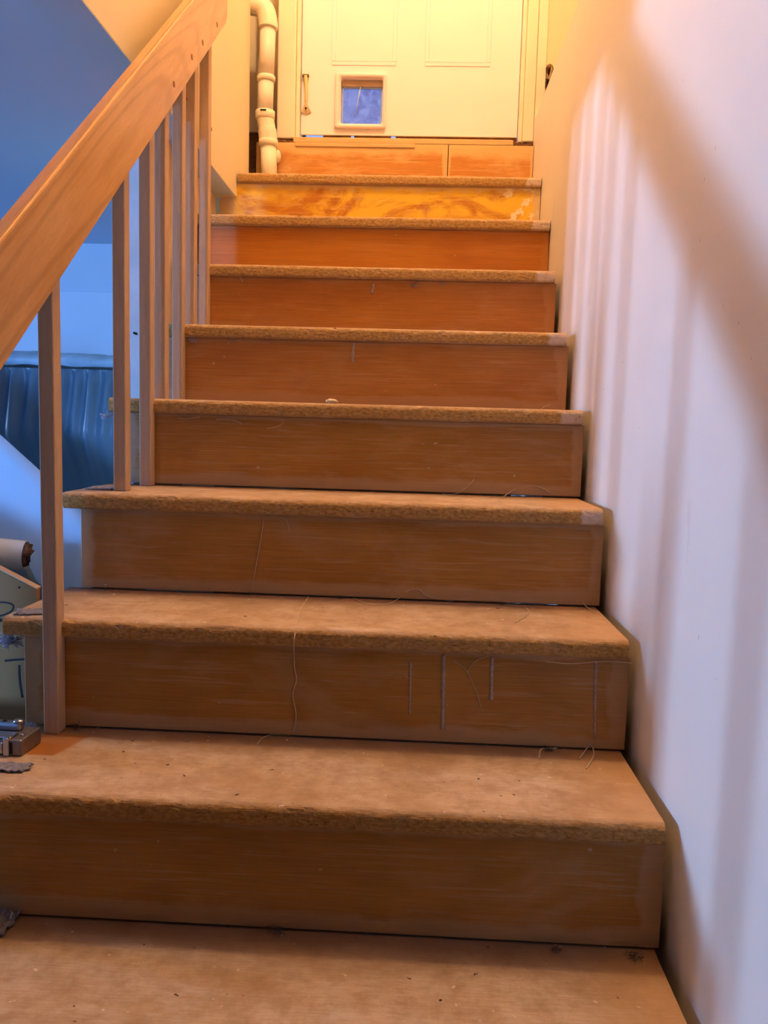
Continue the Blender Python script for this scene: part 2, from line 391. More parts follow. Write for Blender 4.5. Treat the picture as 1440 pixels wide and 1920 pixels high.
for k in range(-1, 10):
    y = k*R+NOSE; z0 = (k-1)*H; z1 = k*H-T
    x0, x1 = -1.0, .0065
    if k >= 5: x0 = XL
    if k >= 7: x1 = .0165
    if k == 8: x0 = -1.024
    if k == 9:
        # two boards meeting at a crack, bare wood above
        xc = at_y(840, 300, y).x
        mt_ = riser_mat('riser_stain_9', 9, *RC[9], style='worn')
        for a, b in ((-.952, xc-.0012), (xc+.0012, .0165)):
            risers[9] = wpart('riser', riser_bm(a, b, z0+.002, 1.697, y), mt_, stair)
        wpart('riser_crack_backing', bx(xc-.004, xc+.003, y+.004, y+.013, z0+.002, 1.69), M_dark, stair)  # dark backing strip added to shade the crack
        continue
    st = {8: 'plaster'}.get(k, '')
    if k == 8:
        rb = riser_bm(x0, x1, z0+.0035, z1, y)
        bmesh.ops.bisect_plane(rb, geom=rb.verts[:]+rb.edges[:]+rb.faces[:], plane_co=(WL+.004, 0, 0), plane_no=(1, 0, 0))
        for v in rb.verts:
            if v.co.x < WL+.0035 and v.co.z > 1.40: v.co.z = ZC-.008
        risers[k] = wpart('riser', rb, riser_mat('riser_stain_10', k, *RC[k], style=st), stair); continue
    risers[k] = wpart('riser', riser_bm(x0, x1, z0+.0035, z1, y), riser_mat('riser_stain_%d' % (k+2), k, *RC[k], style=st), stair)
treads = {}
for k in range(-1, 9):
    xl = tread_left.get(k, XL); back = R+NOSE+.012
    if k == 8: back = 9*R+NOSE-8*R+.10
    we = {8: .5, 7: .6, 6: 1.1, 5: 1.0, 4: 1.0, 3: .8}.get(k, 0)
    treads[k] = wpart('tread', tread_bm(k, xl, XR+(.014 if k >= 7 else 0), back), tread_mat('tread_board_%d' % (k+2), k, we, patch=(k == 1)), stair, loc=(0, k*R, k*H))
# sloped stringers carrying the treads (left one set in under the boards)
def stringer(x0, x1, zo=.03):
    bm = bmesh.new(); poly = []
    for k in range(-1, 9):
        poly += [(x0, k*R+NOSE+.0145, (k-1)*H+.0), (x0, k*R+NOSE+.0145, k*H-T-.0005)]
    poly += [(x0, 9*R+NOSE+.0, 8*H-T-.0005), (x0, 9*R+NOSE, 8*H-T-.25), (x0, -R+NOSE+.20, FLOOR+.0), (x0, -R+NOSE+.0145, FLOOR)]
    poly = [p for i, p in enumerate(poly) if i == 0 or p != poly[i-1]]
    prism(bm, poly, (x1-x0, 0, 0)); return bm
wpart('stringer', stringer(-.985, -.945), M_str, stair)
wpart('stringer', stringer(-.035, .002), M_str, stair)
# dried glue runs on the second riser and tufts under the noses, sub-parts of their riser
def drip(k, x, ya, yb, wd, name='glue_drip'):
    y = k*R+NOSE-.0006; a = at_y(x, ya, y); b = at_y(x-2, yb, y); n = 26; bm = bmesh.new()
    pts = [a.lerp(b, i/n)+Vector((mn.noise(Vector((i*.6, x, 0)))*.0016, 0, 0)) for i in range(n+1)]
    tube(bm, pts, [wd*1.5*(.5+.6*abs(mn.noise(Vector((i*.9, x*.3, 2))))) for i in range(n+1)], 6)
    for v in bm.verts: v.co.y = y-.0002+(v.co.y-y)*.45
    return world_sub(fin(name, bm, M_glue, None, True), risers[k])
def world_sub(o, p):
    o.parent = p; o.matrix_parent_inverse = (Matrix.Translation(stair.location) @ p.matrix_parent_inverse @ Matrix.Translation(p.location)).inverted(); return o
for (x, a, b, wd) in ((770, 1240, 1338, .0022), (832, 1228, 1368, .0034), (923, 1232, 1312, .0032), (1117, 1240, 1385, .0026)): drip(2, x, a, b, wd)
drip(5, 663, 642, 680, .0035); drip(6, 700, 532, 550, .004); drip(3, 1, 1, 2, .0001) if False else None
def tuft(x, y, Y, r, n=14, seed=1, z=None):
    c = at_y(x, y, Y) if z is None else at_z(x, y, z); rnd = random.Random(seed); bm = bmesh.new()
    for i in range(n*3):
        a = rnd.uniform(0, 6.28); e = rnd.uniform(-.2, 1.2); l = r*rnd.uniform(.5, 1.3)
        d = Vector((math.cos(a)*math.cos(e), -abs(math.sin(a))*math.cos(e)*.6, math.sin(e)))
        p = c+d*l*.4; q = c+d*l+Vector((rnd.uniform(-1, 1), 0, rnd.uniform(-1, .3)))*l*.4
        tube(bm, spline([c, p, q], 3), r*.04, 4)
    return bm
for (x, y, r, s) in ((778, 537, .010, 3), (829, 533, .007, 4)):
    o = fin('plaster_tuft', tuft(x, y, 6*R+NOSE-.002, r, 16, s), M_glue, None, True); world_sub(o, risers[6])

# threshold of the door and the battered strip below it
thr = struct('trim_2', bx(-.826, -.052, 2.118, YD+.16, at_y(757, 270, 2.118).z, at_y(757, 259, 2.118).z, bev=.003), M_thr)
strip = struct('trim_3', bx(-.815, -.395, 9*R+NOSE-.004, 9*R+NOSE-.0003, 1.684, 1.6975, bev=.001, seg=1), M_thr)
for (a, b, s) in ((-.90, -.828, 1), (-.050, .016, 2)):
    bm = bmesh.new(); rnd = random.Random(s)
    for i in range(16):
        x = a+(b-a)*rnd.random(); ww = rnd.uniform(.006, .02)
        box(bm, max(a, x-ww), min(b, x+ww), YD-.05+rnd.uniform(0, .02), YD+.02, 1.672+rnd.uniform(0, .02), 1.7185-rnd.uniform(0, .012))
    struct('trim_4' if s == 1 else 'trim_5', bm, M_dirt)

# ------------------------------------------------------------------ door
door = D.objects.new('door_1', None); door['kind'] = 'structure'; link(door); door.location = ((DX0+DX1)/2, YD+.02, 1.736)
door['label'] = 'white panelled door with a pet flap at the head of the stairs'
leaf = bmesh.new()
fl_x0, fl_x1 = at_y(628, 200, YD).x, at_y(724, 200, YD).x
fz1, fz0 = at_y(676, 139, YD).z, at_y(676, 242, YD).z
ox0, ox1, oz0, oz1 = fl_x0+.012, fl_x1-.012, fz0+.012, fz1-.012
zb = at_y(676, 253.5, YD).z
for q in ((DX0, ox0, zb+.02, 3.74), (ox1, DX1, zb+.02, 3.74), (ox0, ox1, zb+.02, oz0), (ox0, ox1, oz1, 3.74)):
    box(leaf, q[0], q[1], YD, YD+.04, q[2], q[3])
box(leaf, DX0, DX1, YD, YD+.008, zb, zb+.02)
bmesh.ops.remove_doubles(leaf, verts=leaf.verts, dist=1e-5)
wpart('door_leaf', leaf, M_door, door)
gl = [at_y(x, 256, YD+.01).x for x in (606, 658, 664, 733, 742)]
for a, b in ((gl[0], gl[1]), (gl[2], gl[3]), (gl[4], DX1)):
    wpart('door_gap_shade', bx(a, b, YD+.0085, YD+.014, 1.7270, zb+.0195), M_dirt, door)  # dark strip added to shade the gap, split to leave glints
def pframe(x0, x1, z0, z1, y, w_=.012, d=.004):
    bm = bmesh.new()
    for q in ((x0, x1, z0, z0+w_), (x0, x1, z1-w_, z1), (x0, x0+w_, z0+w_, z1-w_), (x1-w_, x1, z0+w_, z1-w_)):
        box(bm, q[0], q[1], y-d, y, q[2], q[3], bev=.0018)
    return bm
for x0, x1 in ((-.70, -.47), (-.37, -.14)):
    for z0, z1 in ((1.985, 2.62), (2.75, 3.38)):
        wpart('door_panel', pframe(x0, x1, z0, z1, YD, .014, .001), M_door, door)
cf = D.objects.new('pet_flap', None); C.objects.link(cf); cf.location = ((fl_x0+fl_x1)/2, YD, fz0); world_child(cf, door)
cf['label'] = 'pet flap in a pale plastic frame'
def fpart(name, bm, m, smooth=False, label=None):
    o = fin(name, bm, m, None, smooth, label); o.parent = cf
    o.matrix_parent_inverse = (Matrix.Translation(door.location) @ cf.matrix_parent_inverse @ Matrix.Translation(cf.location)).inverted(); return o
def rring(x0, x1, z0, z1, ix0, ix1, iz0, iz1, y0, y1, r, ir, seg=5):
    def rr(a0, a1, b0, b1, r_):
        o = []
        for cx, cz, s in ((a1-r_, b1-r_, 0), (a0+r_, b1-r_, 1), (a0+r_, b0+r_, 2), (a1-r_, b0+r_, 3)):
            for i in range(seg+1):
                t = math.pi/2*(s+i/seg); o.append((cx+r_*math.cos(t), cz+r_*math.sin(t)))
        return o
    A = rr(x0, x1, z0, z1, r); B = rr(ix0, ix1, iz0, iz1, ir); bm = bmesh.new(); n = len(A)
    rings = [[bm.verts.new((p[0], y, p[1])) for p in P] for P, y in ((A, y1), (A, y0+.002), ([(p[0]+(q[0]-p[0])*.1, p[1]+(q[1]-p[1])*.1) for p, q in zip(A, B)], y0), (B, y0+.001), (B, y1))]
    for a, b in zip(rings, rings[1:]):
        for i in range(n): bm.faces.new((a[i], a[(i+1)%n], b[(i+1)%n], b[i]))
    return bm
ix0, ix1 = at_y(638, 200, YD-.012).x, at_y(717, 200, YD-.012).x
iz1, iz0 = at_y(676, 145, YD-.012).z, at_y(676, 232, YD-.012).z
fpart('pet_flap_frame', rring(fl_x0, fl_x1, fz0, fz1, ix0, ix1, iz0, iz1, YD-.012, YD+.05, .008, .010), M_flapfr, True)
fpart('pet_flap_hood', bx(ix0+.001, ix1-.001, YD+.010, YD+.034, iz1-.022, iz1-.001, bev=.002), plain('tan_plastic', (.55, .40, .30), .5))
g = G('blue_smoked_acrylic', .22, .5); v = g.obj(); o_ = g.xyz(v)
n1 = g.ramp(g.noise(v, 34, 4, .6, .8), .35, .65)
cc = g.mix(n1, (.26, .34, .66), (.48, .62, .98))
pcx = (ix0+ix1)/2
px0, px1 = pcx-.050, pcx-.012
pt = g.mt('MULTIPLY', g.mt('MULTIPLY', g.ramp(o_[0], px0-.003, px0+.003), g.ramp(o_[0], px1+.003, px1-.003)), g.ramp(o_[2], (iz0+iz1)/2-.012, (iz0+iz1)/2-.004))  # see-through reflection painted as a pale patch on the pane
cc = g.mix(g.mt('MULTIPLY', pt, .7), cc, (.45, .60, .98))
g.col(cc); g.put(g.b.inputs['Transmission Weight'], .82); g.put(g.b.inputs['IOR'], 1.2); g.bump(n1, .3, .002)
fl = rring(ix0+.003, ix1-.003, iz0+.002, iz1-.021, ix0+.008, ix1-.008, iz0+.007, iz1-.027, YD+.016, YD+.022, .008, .006)
fpart('flap_rim', fl, plain('pale_blue_rim', (.35, .50, .85), .3), True)
fpart('flap_pane', bx(ix0+.006, ix1-.006, YD+.0175, YD+.0205, iz0+.005, iz1-.025), g.m)
fs = bmesh.new(); tube(fs, [at_y(676, 163, YD+.014), at_y(672, 185, YD+.014), at_y(666, 216, YD+.014)], [.0028, .0018, .0014], 6)  # thin pale streak down the pane
fpart('flap_streak', fs, plain('pale_blue_streak', (.55, .68, .95), .4), True)
# latch hook hanging on the door
lt = bmesh.new(); a = at_y(573, 141, YD-.008); b = at_y(574, 208, YD-.008)
box(lt, a.x-.012, a.x+.012, YD-.012, YD, a.z-.004, a.z+.003, bev=.001)
wpart('latch_plate', lt, plain('tarnished_brass', (.20, .12, .05), .5, metal=.5), door)
lt = bmesh.new(); tube(lt, spline([a+Vector((0, 0, -.003)), a.lerp(b, .35)+Vector((.003, -.004, 0)), a.lerp(b, .7)+Vector((.001, -.004, 0)), b]), [.0065]*6+[.005]*12+[.0038]*7, 8)
wpart('latch_strap', lt, plain('yellowed_strap', (.80, .60, .28), .5), door, True)
lt = bmesh.new(); c0 = at_y(574, 205, YD-.006)
prism(lt, [(c0.x-.007, YD-.012, c0.z+.010), (c0.x+.007, YD-.012, c0.z+.010), (c0.x+.018, YD-.006, c0.z-.008), (c0.x, YD-.003, c0.z-.016), (c0.x-.018, YD-.006, c0.z-.008)], (0, .006, 0))
wpart('latch_foot', lt, plain('ivory_latch', (.72, .58, .40), .5), door)
lt = bmesh.new(); tube(lt, [c0+Vector((0, -.008, .001)), c0+Vector((0, -.004, .001))], .0035, 10)
wpart('latch_screw', lt, M_dark, door)
# casings and stop
struct('trim_6', bx(-.886, DX0-.016, YD-.040, YD-.006, 1.7205, 3.80, bev=.004), M_trim)
struct('trim_7', bx(DX0-.0155, DX0-.002, YD-.026, YD+.06, 1.7235, 3.78, bev=.002), M_trim)
struct('trim_8', bx(DX1+.002, DX1+.0155, YD-.026, YD+.06, 1.7235, 3.78, bev=.002), M_trim)
struct('trim_9', bx(DX1+.016, .0175, YD-.040, YD-.006, 1.7205, 3.80, bev=.004), M_trim)
struct('trim_10', bx(.018, XU-.001, YD-.045, YD-.006, LEDGE+.001, 3.80), M_trim)
struct('trim_11', bx(DX0-.06, DX1+.06, YD-.040, YD-.006, 3.801, 3.87, bev=.004), M_trim)

# ------------------------------------------------------------------ drain pipe in the alcove
YP = 2.066
pp = lambda x, y: at_y(x, y, YP)
top = pp(503, 42); j1 = pp(499, 150); j2 = pp(497, 215); j3 = pp(500, 238); j4 = pp(503, 268); bt = pp(506, 333)
pipe = thing('drain_pipe', 'cream plastic drain pipe bending down the corner left of the door', 'pipe', (bt.x, YP, 8*H))
rp = .0285
def seg(name, pts, rad, m, label=None, sides=24):
    bm = bmesh.new(); tube(bm, pts, rad, sides); return wpart(name, bm, m, pipe, True, label)
el = spline([(-1.096, YP+.01, top.z+.062), (-.985, YP+.006, top.z+.060), (-.935, YP, top.z+.050), (top.x-.008, YP, top.z+.030), (top.x, YP, top.z-.005), (top.x, YP, top.z-.02)], 6)
seg('elbow', el, rp+.004, M_pvc)
seg('pipe_section', [top+Vector((0, 0, -.015)), j1], rp-.002, M_pvcg, 'beige upper length of pipe')
seg('coupling', [j1+Vector((0, 0, .012)), j1+Vector((0, 0, .010)), j1, j1+Vector((0, 0, -.006))], [rp, rp+.003, rp+.003, rp+.001], M_pvc)
seg('pipe_section', [j1, j2], rp-.002, M_pvcg, 'beige middle length of pipe')
seg('collar', [j2+Vector((0, 0, .012)), j2+Vector((0, 0, .010)), j2+Vector((0, 0, -.014)), j2+Vector((0, 0, -.018))], [rp, rp+.005, rp+.005, rp+.001], M_pvc)
seg('swept_bend', spline([j2+Vector((0, 0, -.01)), j3, j4+Vector((0, 0, .01)), j4], 6), [rp+.001]*8+[rp+.0035]*11, M_pvc)
seg('collar', [j4+Vector((0, 0, .010)), j4+Vector((0, 0, .008)), j4+Vector((0, 0, -.010)), j4+Vector((0, 0, -.012))], [rp, rp+.0045, rp+.0045, rp], M_pvc)
seg('pipe_section', [j4, Vector((bt.x, YP, 8*H+.001))], rp-.001, M_pvc, 'cream lowest length standing on the top tread')
lab = bmesh.new(); box(lab, j2.x-.010, j2.x+.010, YP-rp-.0062, YP-rp-.0045, j2.z+.001, j2.z+.006)
wpart('collar_stamp', lab, M_dark, pipe, label='small dark stamp on the collar')
cl = pp(522, 292); bm = bmesh.new()
bmesh.ops.create_uvsphere(bm, u_segments=14, v_segments=8, radius=.017, matrix=Matrix.Translation((cl.x-.004, YP+.008, cl.z)) @ Matrix.Diagonal((.7, 1, 1.3, 1)))
wpart('clamp_nut', bm, M_pvc, pipe, True)
# thin board standing in the alcove behind the pipe
bb = thing('alcove_batten', 'narrow cream batten standing behind the drain pipe', 'batten', (-.95, 2.17, 1.70))
wpart('batten', bx(-.962, -.915, 2.150, 2.165, 1.76, 2.004, bev=.002), M_trim, bb)
wpart('batten', bx(-.958, -.925, 2.160, 2.18, 1.76, 2.6, bev=.002), M_creamS, bb)
wpart('cable', (lambda b: (tube(b, spline([(-.955, 2.15, 1.80), (-.945, 2.14, 1.70), (-.935, 2.13, 1.62), (-.94, 2.12, 1.53)]), .0035, 8), b)[1])(bmesh.new()), M_pvc, bb, True)

# ------------------------------------------------------------------ railing
rail = thing('stair_railing', 'varnished oak handrail board on square wooden balusters along the left of the stairs', 'railing', (-.95, .46, .19))
RX0, RX1 = -.9285, -.903
def rz(y, off): return .568+SL*y+off
ye = at_x(427, 20, RX1).y
bm = bmesh.new(); y0 = -.75
poly = [(RX0, y0, rz(y0, 0)), (RX0, ye-.02, rz(ye-.02, 0)), (RX0, ye, rz(ye, .012)), (RX0, ye, rz(ye, .170)), (RX0, y0, rz(y0, .170))]
prism(bm, poly, (RX1-RX0, 0, 0))
bmesh.ops.bevel(bm, geom=list(bm.edges), offset=.005, segments=3, affect='EDGES')
wpart('handrail', bm, M_rail, rail)
def baluster(yc, k, name='baluster', tilt=0):
    z0 = k*H; zt = rz(yc, .10); b = bx(-.0125, .0125, -.0145, .0145, 0, zt-z0, bev=.002, seg=2)
    o = fin(name, b, M_bal, None, loc=(-.9413, yc, z0)); return world_child(o, rail)
BAL = [(.4605, 1), (.772, 3), (.9215, 3), (1.022, 4), (1.152, 4), (1.256, 5), (1.386, 5), (.20, 0), (.035, 0)]
for yc, k in BAL: baluster(yc, k)
for (x, y) in ((326,158),(360,107),(380,80),(407,46)):
    c = at_x(x, y, RX1); bm = bmesh.new(); tube(bm, [c+Vector((-.004, 0, 0)), c+Vector((.0008, 0, 0))], .0065, 12)
    wpart('screw_plug', bm, M_plug, rail, label='dark plug in the handrail face')
for (x, y) in ((348,183),(366,210),(393,242)):
    c = at_x(x, y, -.937); bm = bmesh.new(); tube(bm, [c+Vector((-.004, 0, 0)), c+Vector((.004, 0, 0)), c+Vector((.006, 0, 0))], [.0065, .0065, .004], 10)
    wpart('screw_plug', bm, M_plug, rail, True)

# ------------------------------------------------------------------ hall lamp (above the frame)
lamp = thing('ceiling_lamp', 'round warm glass globe lamp hanging from the hall ceiling above the stairs', 'lamp', (-.45, .95, 3.95))
g = G('lit_opal_glass'); g.col((.9, .8, .6)); g.put(g.b.inputs['Emission Color'], (1, .655, .37)); g.put(g.b.inputs['Emission Strength'], LAMP)
bm = bmesh.new(); bmesh.ops.create_uvsphere(bm, u_segments=24, v_segments=14, radius=.11, matrix=Matrix.Translation((-.45, .95, 3.55)))
wpart('globe', bm, g.m, lamp, True)
bm = bmesh.new(); tube(bm, [(-.45, .95, 3.67), (-.45, .95, 3.95)], [.03, .05], 16); wpart('stem', bm, M_brass, lamp, True)

# ------------------------------------------------------------------ basement things left of the stairs
g = G('blue_grey_leather', .42, .4); v = g.obj(); nz = g.noise(v, 60, 4)
g.col(g.mix(g.ramp(g.noise(v, 4), .3, .7), (.09, .165, .235), (.125, .21, .29))); g.bump(nz, .15, .001); M_sofa = g.m
M_throw = plain('pale_blue_throw', (.36, .52, .66), .8, .2, 14, bump=.3)
sofa = thing('sofa', 'dark blue-grey leather sofa seen from behind, gathered under its top seam', 'sofa', (-2.1, 1.95, FLOOR))
bm = bmesh.new(); nx, nz_ = 420, 46; SX0, SX1 = -3.0, -1.135; grid = []
for i in range(nx+1):
    x = SX0+(SX1-SX0)*i/nx; col = []
    for j in range(nz_+1):
        t = j/nz_; z = .858-t*1.14
        y = 1.55-.055*math.sin(min(1, t*3.2)*math.pi/2)*(1) + (.42*min(1, (t-.17)/.5) if t > .17 else 0)
        f = math.exp(-t*9.5)*(1-math.exp(-t*40)); ph = x*135+6*mn.noise(Vector((x*4, 0, 0)))+t*16*mn.noise(Vector((x*1.7, 3, 0)))+t*7
        y += f*.022*math.sin(ph)+f*.012*math.sin(ph*.37+1) + .006*mn.noise(Vector((x*5, z*5, 1)))
        col.append(bm.verts.new((x, y, z)))
    grid.append(col)
for a, b in zip(grid, grid[1:]):
    for j in range(nz_): bm.faces.new((a[j], b[j], b[j+1], a[j+1]))
wpart('back_panel', bm, M_sofa, sofa, True)
bm = bmesh.new(); grid = []
for i in range(nx+1):
    x = SX0+(SX1-SX0)*i/nx; col = []
    for j in range(17):
        a = math.pi*1.15*j/16-.35; ry, rzz = .15, .033
        y = 1.685-ry*math.cos(a); z = .878+rzz*math.sin(a)*1.05+.006*mn.noise(Vector((x*6, a, 0)))+.004*mn.noise(Vector((x*18, a*2, 4)))
        col.append(bm.verts.new((x, y, z)))
    grid.append(col)
for a, b in zip(grid, grid[1:]):
    for j in range(16): bm.faces.new((a[j], b[j], b[j+1], a[j+1]))
wpart('top_cushion', bm, M_throw, sofa, True, 'paler rumpled top of the back')
wpart('back_frame', bx(SX0, SX1, 1.93, 1.96, FLOOR+.10, .86, bev=.03, seg=3), M_sofa, sofa)
wpart('seat', bx(SX0+.2, SX1-.2, 1.96, 2.50, FLOOR+.10, .06, bev=.05, seg=3), M_sofa, sofa)
for a in (SX0, SX1-.2): wpart('armrest', bx(a, a+.2, 1.96, 2.54, FLOOR+.10, .28, bev=.06, seg=3), M_sofa, sofa)
for a in (SX0+.06, SX1-.1):
    for b in (1.96, 2.42): wpart('leg', bx(a, a+.05, b, b+.05, FLOOR, FLOOR+.10), M_str, sofa)

post = thing('support_post', 'thin white painted post beside the sofa, seen between the balusters', 'post', (-1.09, 1.30, FLOOR))
p0 = at_y(258, 620, 1.28)
wpart('shaft', (lambda b: (prism(b, [(p0.x-.012, 1.27, FLOOR), (p0.x+.03, 1.27, FLOOR), (p0.x+.022, 1.27, ZC-.002), (p0.x-.018, 1.27, ZC-.002)], (0, .03, 0)), b)[1])(bmesh.new()), plain('white_post_paint', (.62, .62, .66), .6), post)
wpart('nail', (lambda b: (tube(b, [at_y(256, 626, 1.268), at_y(251, 624, 1.258)], .003, 6), b)[1])(bmesh.new()), M_dark, post)

# white sheet standing on its corner, blue daylight put into its colour
M_sheet = plain('blue_lit_foam_sheet', (.42, .68, .96), .45, .04, 4)
sh = thing('foam_sheet', 'big white curved foam sheet coloured by blue daylight, slanting down beside the third tread', 'sheet', (-1.5, 1.0, FLOOR))
bm = bmesh.new(); P0, P1 = Vector((-1.80, 0, 1.06)), Vector((-1.062, 0, .408)); n, m = 40, 24; gA = []
for i in range(n+1):
    t = i/n; x = P0.x+(P1.x-P0.x)*t; zt = P0.z+(P1.z-P0.z)*t+.02*math.sin(t*math.pi); c = []
    for j in range(m+1):
        s = j/m; z = zt+(FLOOR-zt)*s
        y = 1.0+.05*math.sin(s*3.0)*-1+.016*math.sin((x*3+z*9)*1.6)+(.05*(1-s)**6)
        c.append(bm.verts.new((x, y, z)))
    gA.append(c)
for a, b in zip(gA, gA[1:]):
    for j in range(m): bm.faces.new((a[j], b[j], b[j+1], a[j+1]))
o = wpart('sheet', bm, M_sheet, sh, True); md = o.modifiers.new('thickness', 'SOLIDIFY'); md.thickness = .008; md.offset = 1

# roll of white paper with torn cardboard core
ro = thing('paper_roll', 'white paper roll with a torn brown cardboard core end pointing to the stairs', 'roll', (-1.14, .80, .42))
e0 = at_y(49, 1041, .80); e1 = Vector((-1.85, .70, e0.z+.045)); ax = (e0-e1).normalized()
bm = bmesh.new(); tube(bm, [e1, e0], [.046, .030], 28, cap=False); bmesh.ops.recalc_face_normals(bm, faces=bm.faces)
o = wpart('paper_wrap', bm, plain('white_paper', (.62, .72, .86), .7), ro, True); md = o.modifiers.new('t', 'SOLIDIFY'); md.thickness = .002  # white paper with the blue light mixed into its colour
bm = bmesh.new(); rings = tube(bm, [e1, e0-ax*.004, e0+ax*.004, e0+ax*.002], [.040, .025, .0235, .019], 24)
for i, v in enumerate(rings[2]): v.co += ax*random.uniform(-.006, .008)
wpart('cardboard_core', bm, plain('torn_cardboard', (.13, .075, .055), .9, .5, 90), ro, True)

# rumpled dark blue plastic below
M_bag = plain('blue_plastic_film', (.10, .19, .32), .35, .35, 9, spec=.5)
bg = bmesh.new(); bmesh.ops.create_icosphere(bg, subdivisions=5, radius=1)
for v in bg.verts:
    p = v.co.copy(); q = 1+.22*mn.noise(p*2.2)+.10*mn.noise(p*6)-.10*abs(mn.noise(p*4+Vector((3, 1, 2))))
    v.co = Vector((-1.30+p.x*.215*q, .86+p.y*.055*q, .02+max(-.40, p.z*.385*q)))
tag(fin('plastic_bag', bg, M_bag, smooth=True), 'rumpled dark blue plastic bag under the white paper roll', 'bag')

# tan board with marker writing leaning beside the second tread
brd = thing('hardboard_offcut', 'tan board offcut with black marker writing beside the second tread', 'board', (-1.2, .61, FLOOR))
YB = .595
M_board = plain('tan_board', (.30, .155, .06), .8, .05, 5)
a = at_y(0, 1050, YB); b = at_y(78, 1112, YB); sl = (b.z-a.z)/(b.x-a.x)
xr_ = -1.034; xl_ = -1.75
poly = [(xl_, YB, FLOOR), (xr_, YB, FLOOR), (xr_, YB, b.z+sl*(xr_-b.x)), (xl_, YB, a.z+sl*(xl_-a.x)*.6)]
bm = bmesh.new(); prism(bm, poly, (0, .014, 0)); bmesh.ops.bevel(bm, geom=list(bm.edges), offset=.0015, segments=1, affect='EDGES')
wpart('board', bm, M_board, brd)
bm = bmesh.new(); prism(bm, [(p[0], YB-.001, p[2]) for p in ((xl_, 0, poly[3][2]+.0003), (xr_, 0, poly[2][2]+.0003), (xr_, 0, poly[2][2]+.0022), (xl_, 0, poly[3][2]+.0022))], (0, .017, 0))
wpart('bare_edge', bm, plain('bare_edge_wood', (.62, .42, .27), .8), brd, label='pale cut edge along the top')
def ink(pts, rr=.0017):
    bm = bmesh.new(); q = [at_y(x, y, YB-.0004) for x, y in pts]; q = spline(q, 6) if len(q) > 2 else q
    tube(bm, q, rr, 6)
    for v in bm.verts: v.co.y = YB-.0004+(v.co.y-YB+.0004)*.3
    wpart('marker_stroke', bm, M_ink, brd, True)
ink([(-22, 1118), (-20, 1150), (-18, 1190)]); ink([(-22, 1132), (5, 1129), (24, 1134), (21, 1146), (0, 1155), (-18, 1158)]); ink([(0, 1160), (3, 1165)], .003)
ink([(9, 1239), (28, 1237), (48, 1236)], .0022); ink([(36, 1247), (37, 1275), (42, 1308)], .0022); ink([(34, 1101), (38, 1102)], .002)

# metal staple gun on the first tread
tl = thing('staple_gun', 'worn chrome staple gun lying on the second step at its left end', 'tool', (-1.03, .39, .19))
Rm = Matrix.Translation((-.944, .352, .19)) @ Matrix.Rotation(math.radians(-3), 4, 'Z')
def tp(name, m, *a, bev=.002, label=None): wpart(name, bx(*a, bev=bev, mat=Rm), m, tl, label=label)
tp('body', M_steel2, -.20, 0, 0, .060, .0, .026, bev=.003)
tp('magazine_rail', M_steel, -.21, -.030, -.0022, .010, .003, .0215)
tp('front_clip', M_steel, -.028, -.019, -.0045, .004, .001, .030, label='bright upright clip')
tp('slot', M_dark, -.0185, -.0145, -.0006, .003, .004, .022, bev=0)
tp('top_plate', M_steel, -.21, -.018, .002, .026, .0262, .0295)
tp('lever', M_steel, -.23, -.022, .034, .052, .0262, .0385, bev=.004, label='polished lever')
bm = bmesh.new(); tube(bm, [Rm @ Vector((-.028, .043, .0385)), Rm @ Vector((-.028, .043, .0425))], [.009, .007], 16); wpart('rivet', bm, M_steel, tl, True)
bm = bmesh.new(); tube(bm, [Rm @ Vector((-.052, .043, .0383)), Rm @ Vector((-.052, .043, .0389))], .004, 12); wpart('lever_hole', bm, M_dark, tl)
bm = bmesh.new(); tube(bm, [Rm @ Vector((-.010, .020, .026)), Rm @ Vector((-.010, .020, .029))], [.0035, .002], 10); wpart('rivet', bm, M_steel, tl, True)

# scraps of grey underlay
M_felt = plain('grey_felt', (.26, .25, .29), .95, .3, 150, bump=.6)
def scrap(name, cx, cy, z, sx, sy, h, seed, label, rot=0):
    bm = bmesh.new(); n = 22; g_ = []
    for i in range(n+1):
        c = []
        for j in range(n+1):
            u, v_ = i/n*2-1, j/n*2-1; e = 1+.22*mn.noise(Vector((u*2.5+seed, v_*2.5, 0)))+.12*mn.noise(Vector((u*7, v_*7, seed)))
            x, y = u*sx*e, v_*sy*e; X = x*math.cos(rot)-y*math.sin(rot); Y = x*math.sin(rot)+y*math.cos(rot)
            c.append(bm.verts.new((cx+X, cy+Y, z+.003+h*abs(mn.noise(Vector((u*3, v_*3, seed+5))))+.001*mn.noise(Vector((u*12, v_*12, 1))))))
        g_.append(c)
    for a, b in zip(g_, g_[1:]):
        for j in range(n): bm.faces.new((a[j], b[j], b[j+1], a[j+1]))
    o = fin(name, bm, M_felt, smooth=True); md = o.modifiers.new('t', 'SOLIDIFY'); md.thickness = .002
    return tag(o, label, 'scrap', 'grey underlay scraps on the steps')
q = at_z(8, 1441, .19); scrap('felt_scrap', q.x, q.y, .19, .036, .014, .005, 1, 'small grey felt scrap in front of the staple gun')
q = at_z(12, 1722, 0); scrap('felt_scrap', q.x-.012, q.y-.025, 0, .030, .032, .022, 4, 'blue-grey felt scrap against the lowest riser at far left')
q = at_z(70, 1140, .38); scrap('felt_scrap', -1.0, .50, .38, .022, .020, .003, 7, 'flat grey felt scrap on the left end of the third step', .3)
q = at_z(190, 914, .57); scrap('felt_scrap', -.985, .80, .57, .030, .034, .004, 9, 'flat grey felt scrap left of the balusters on the fourth step')

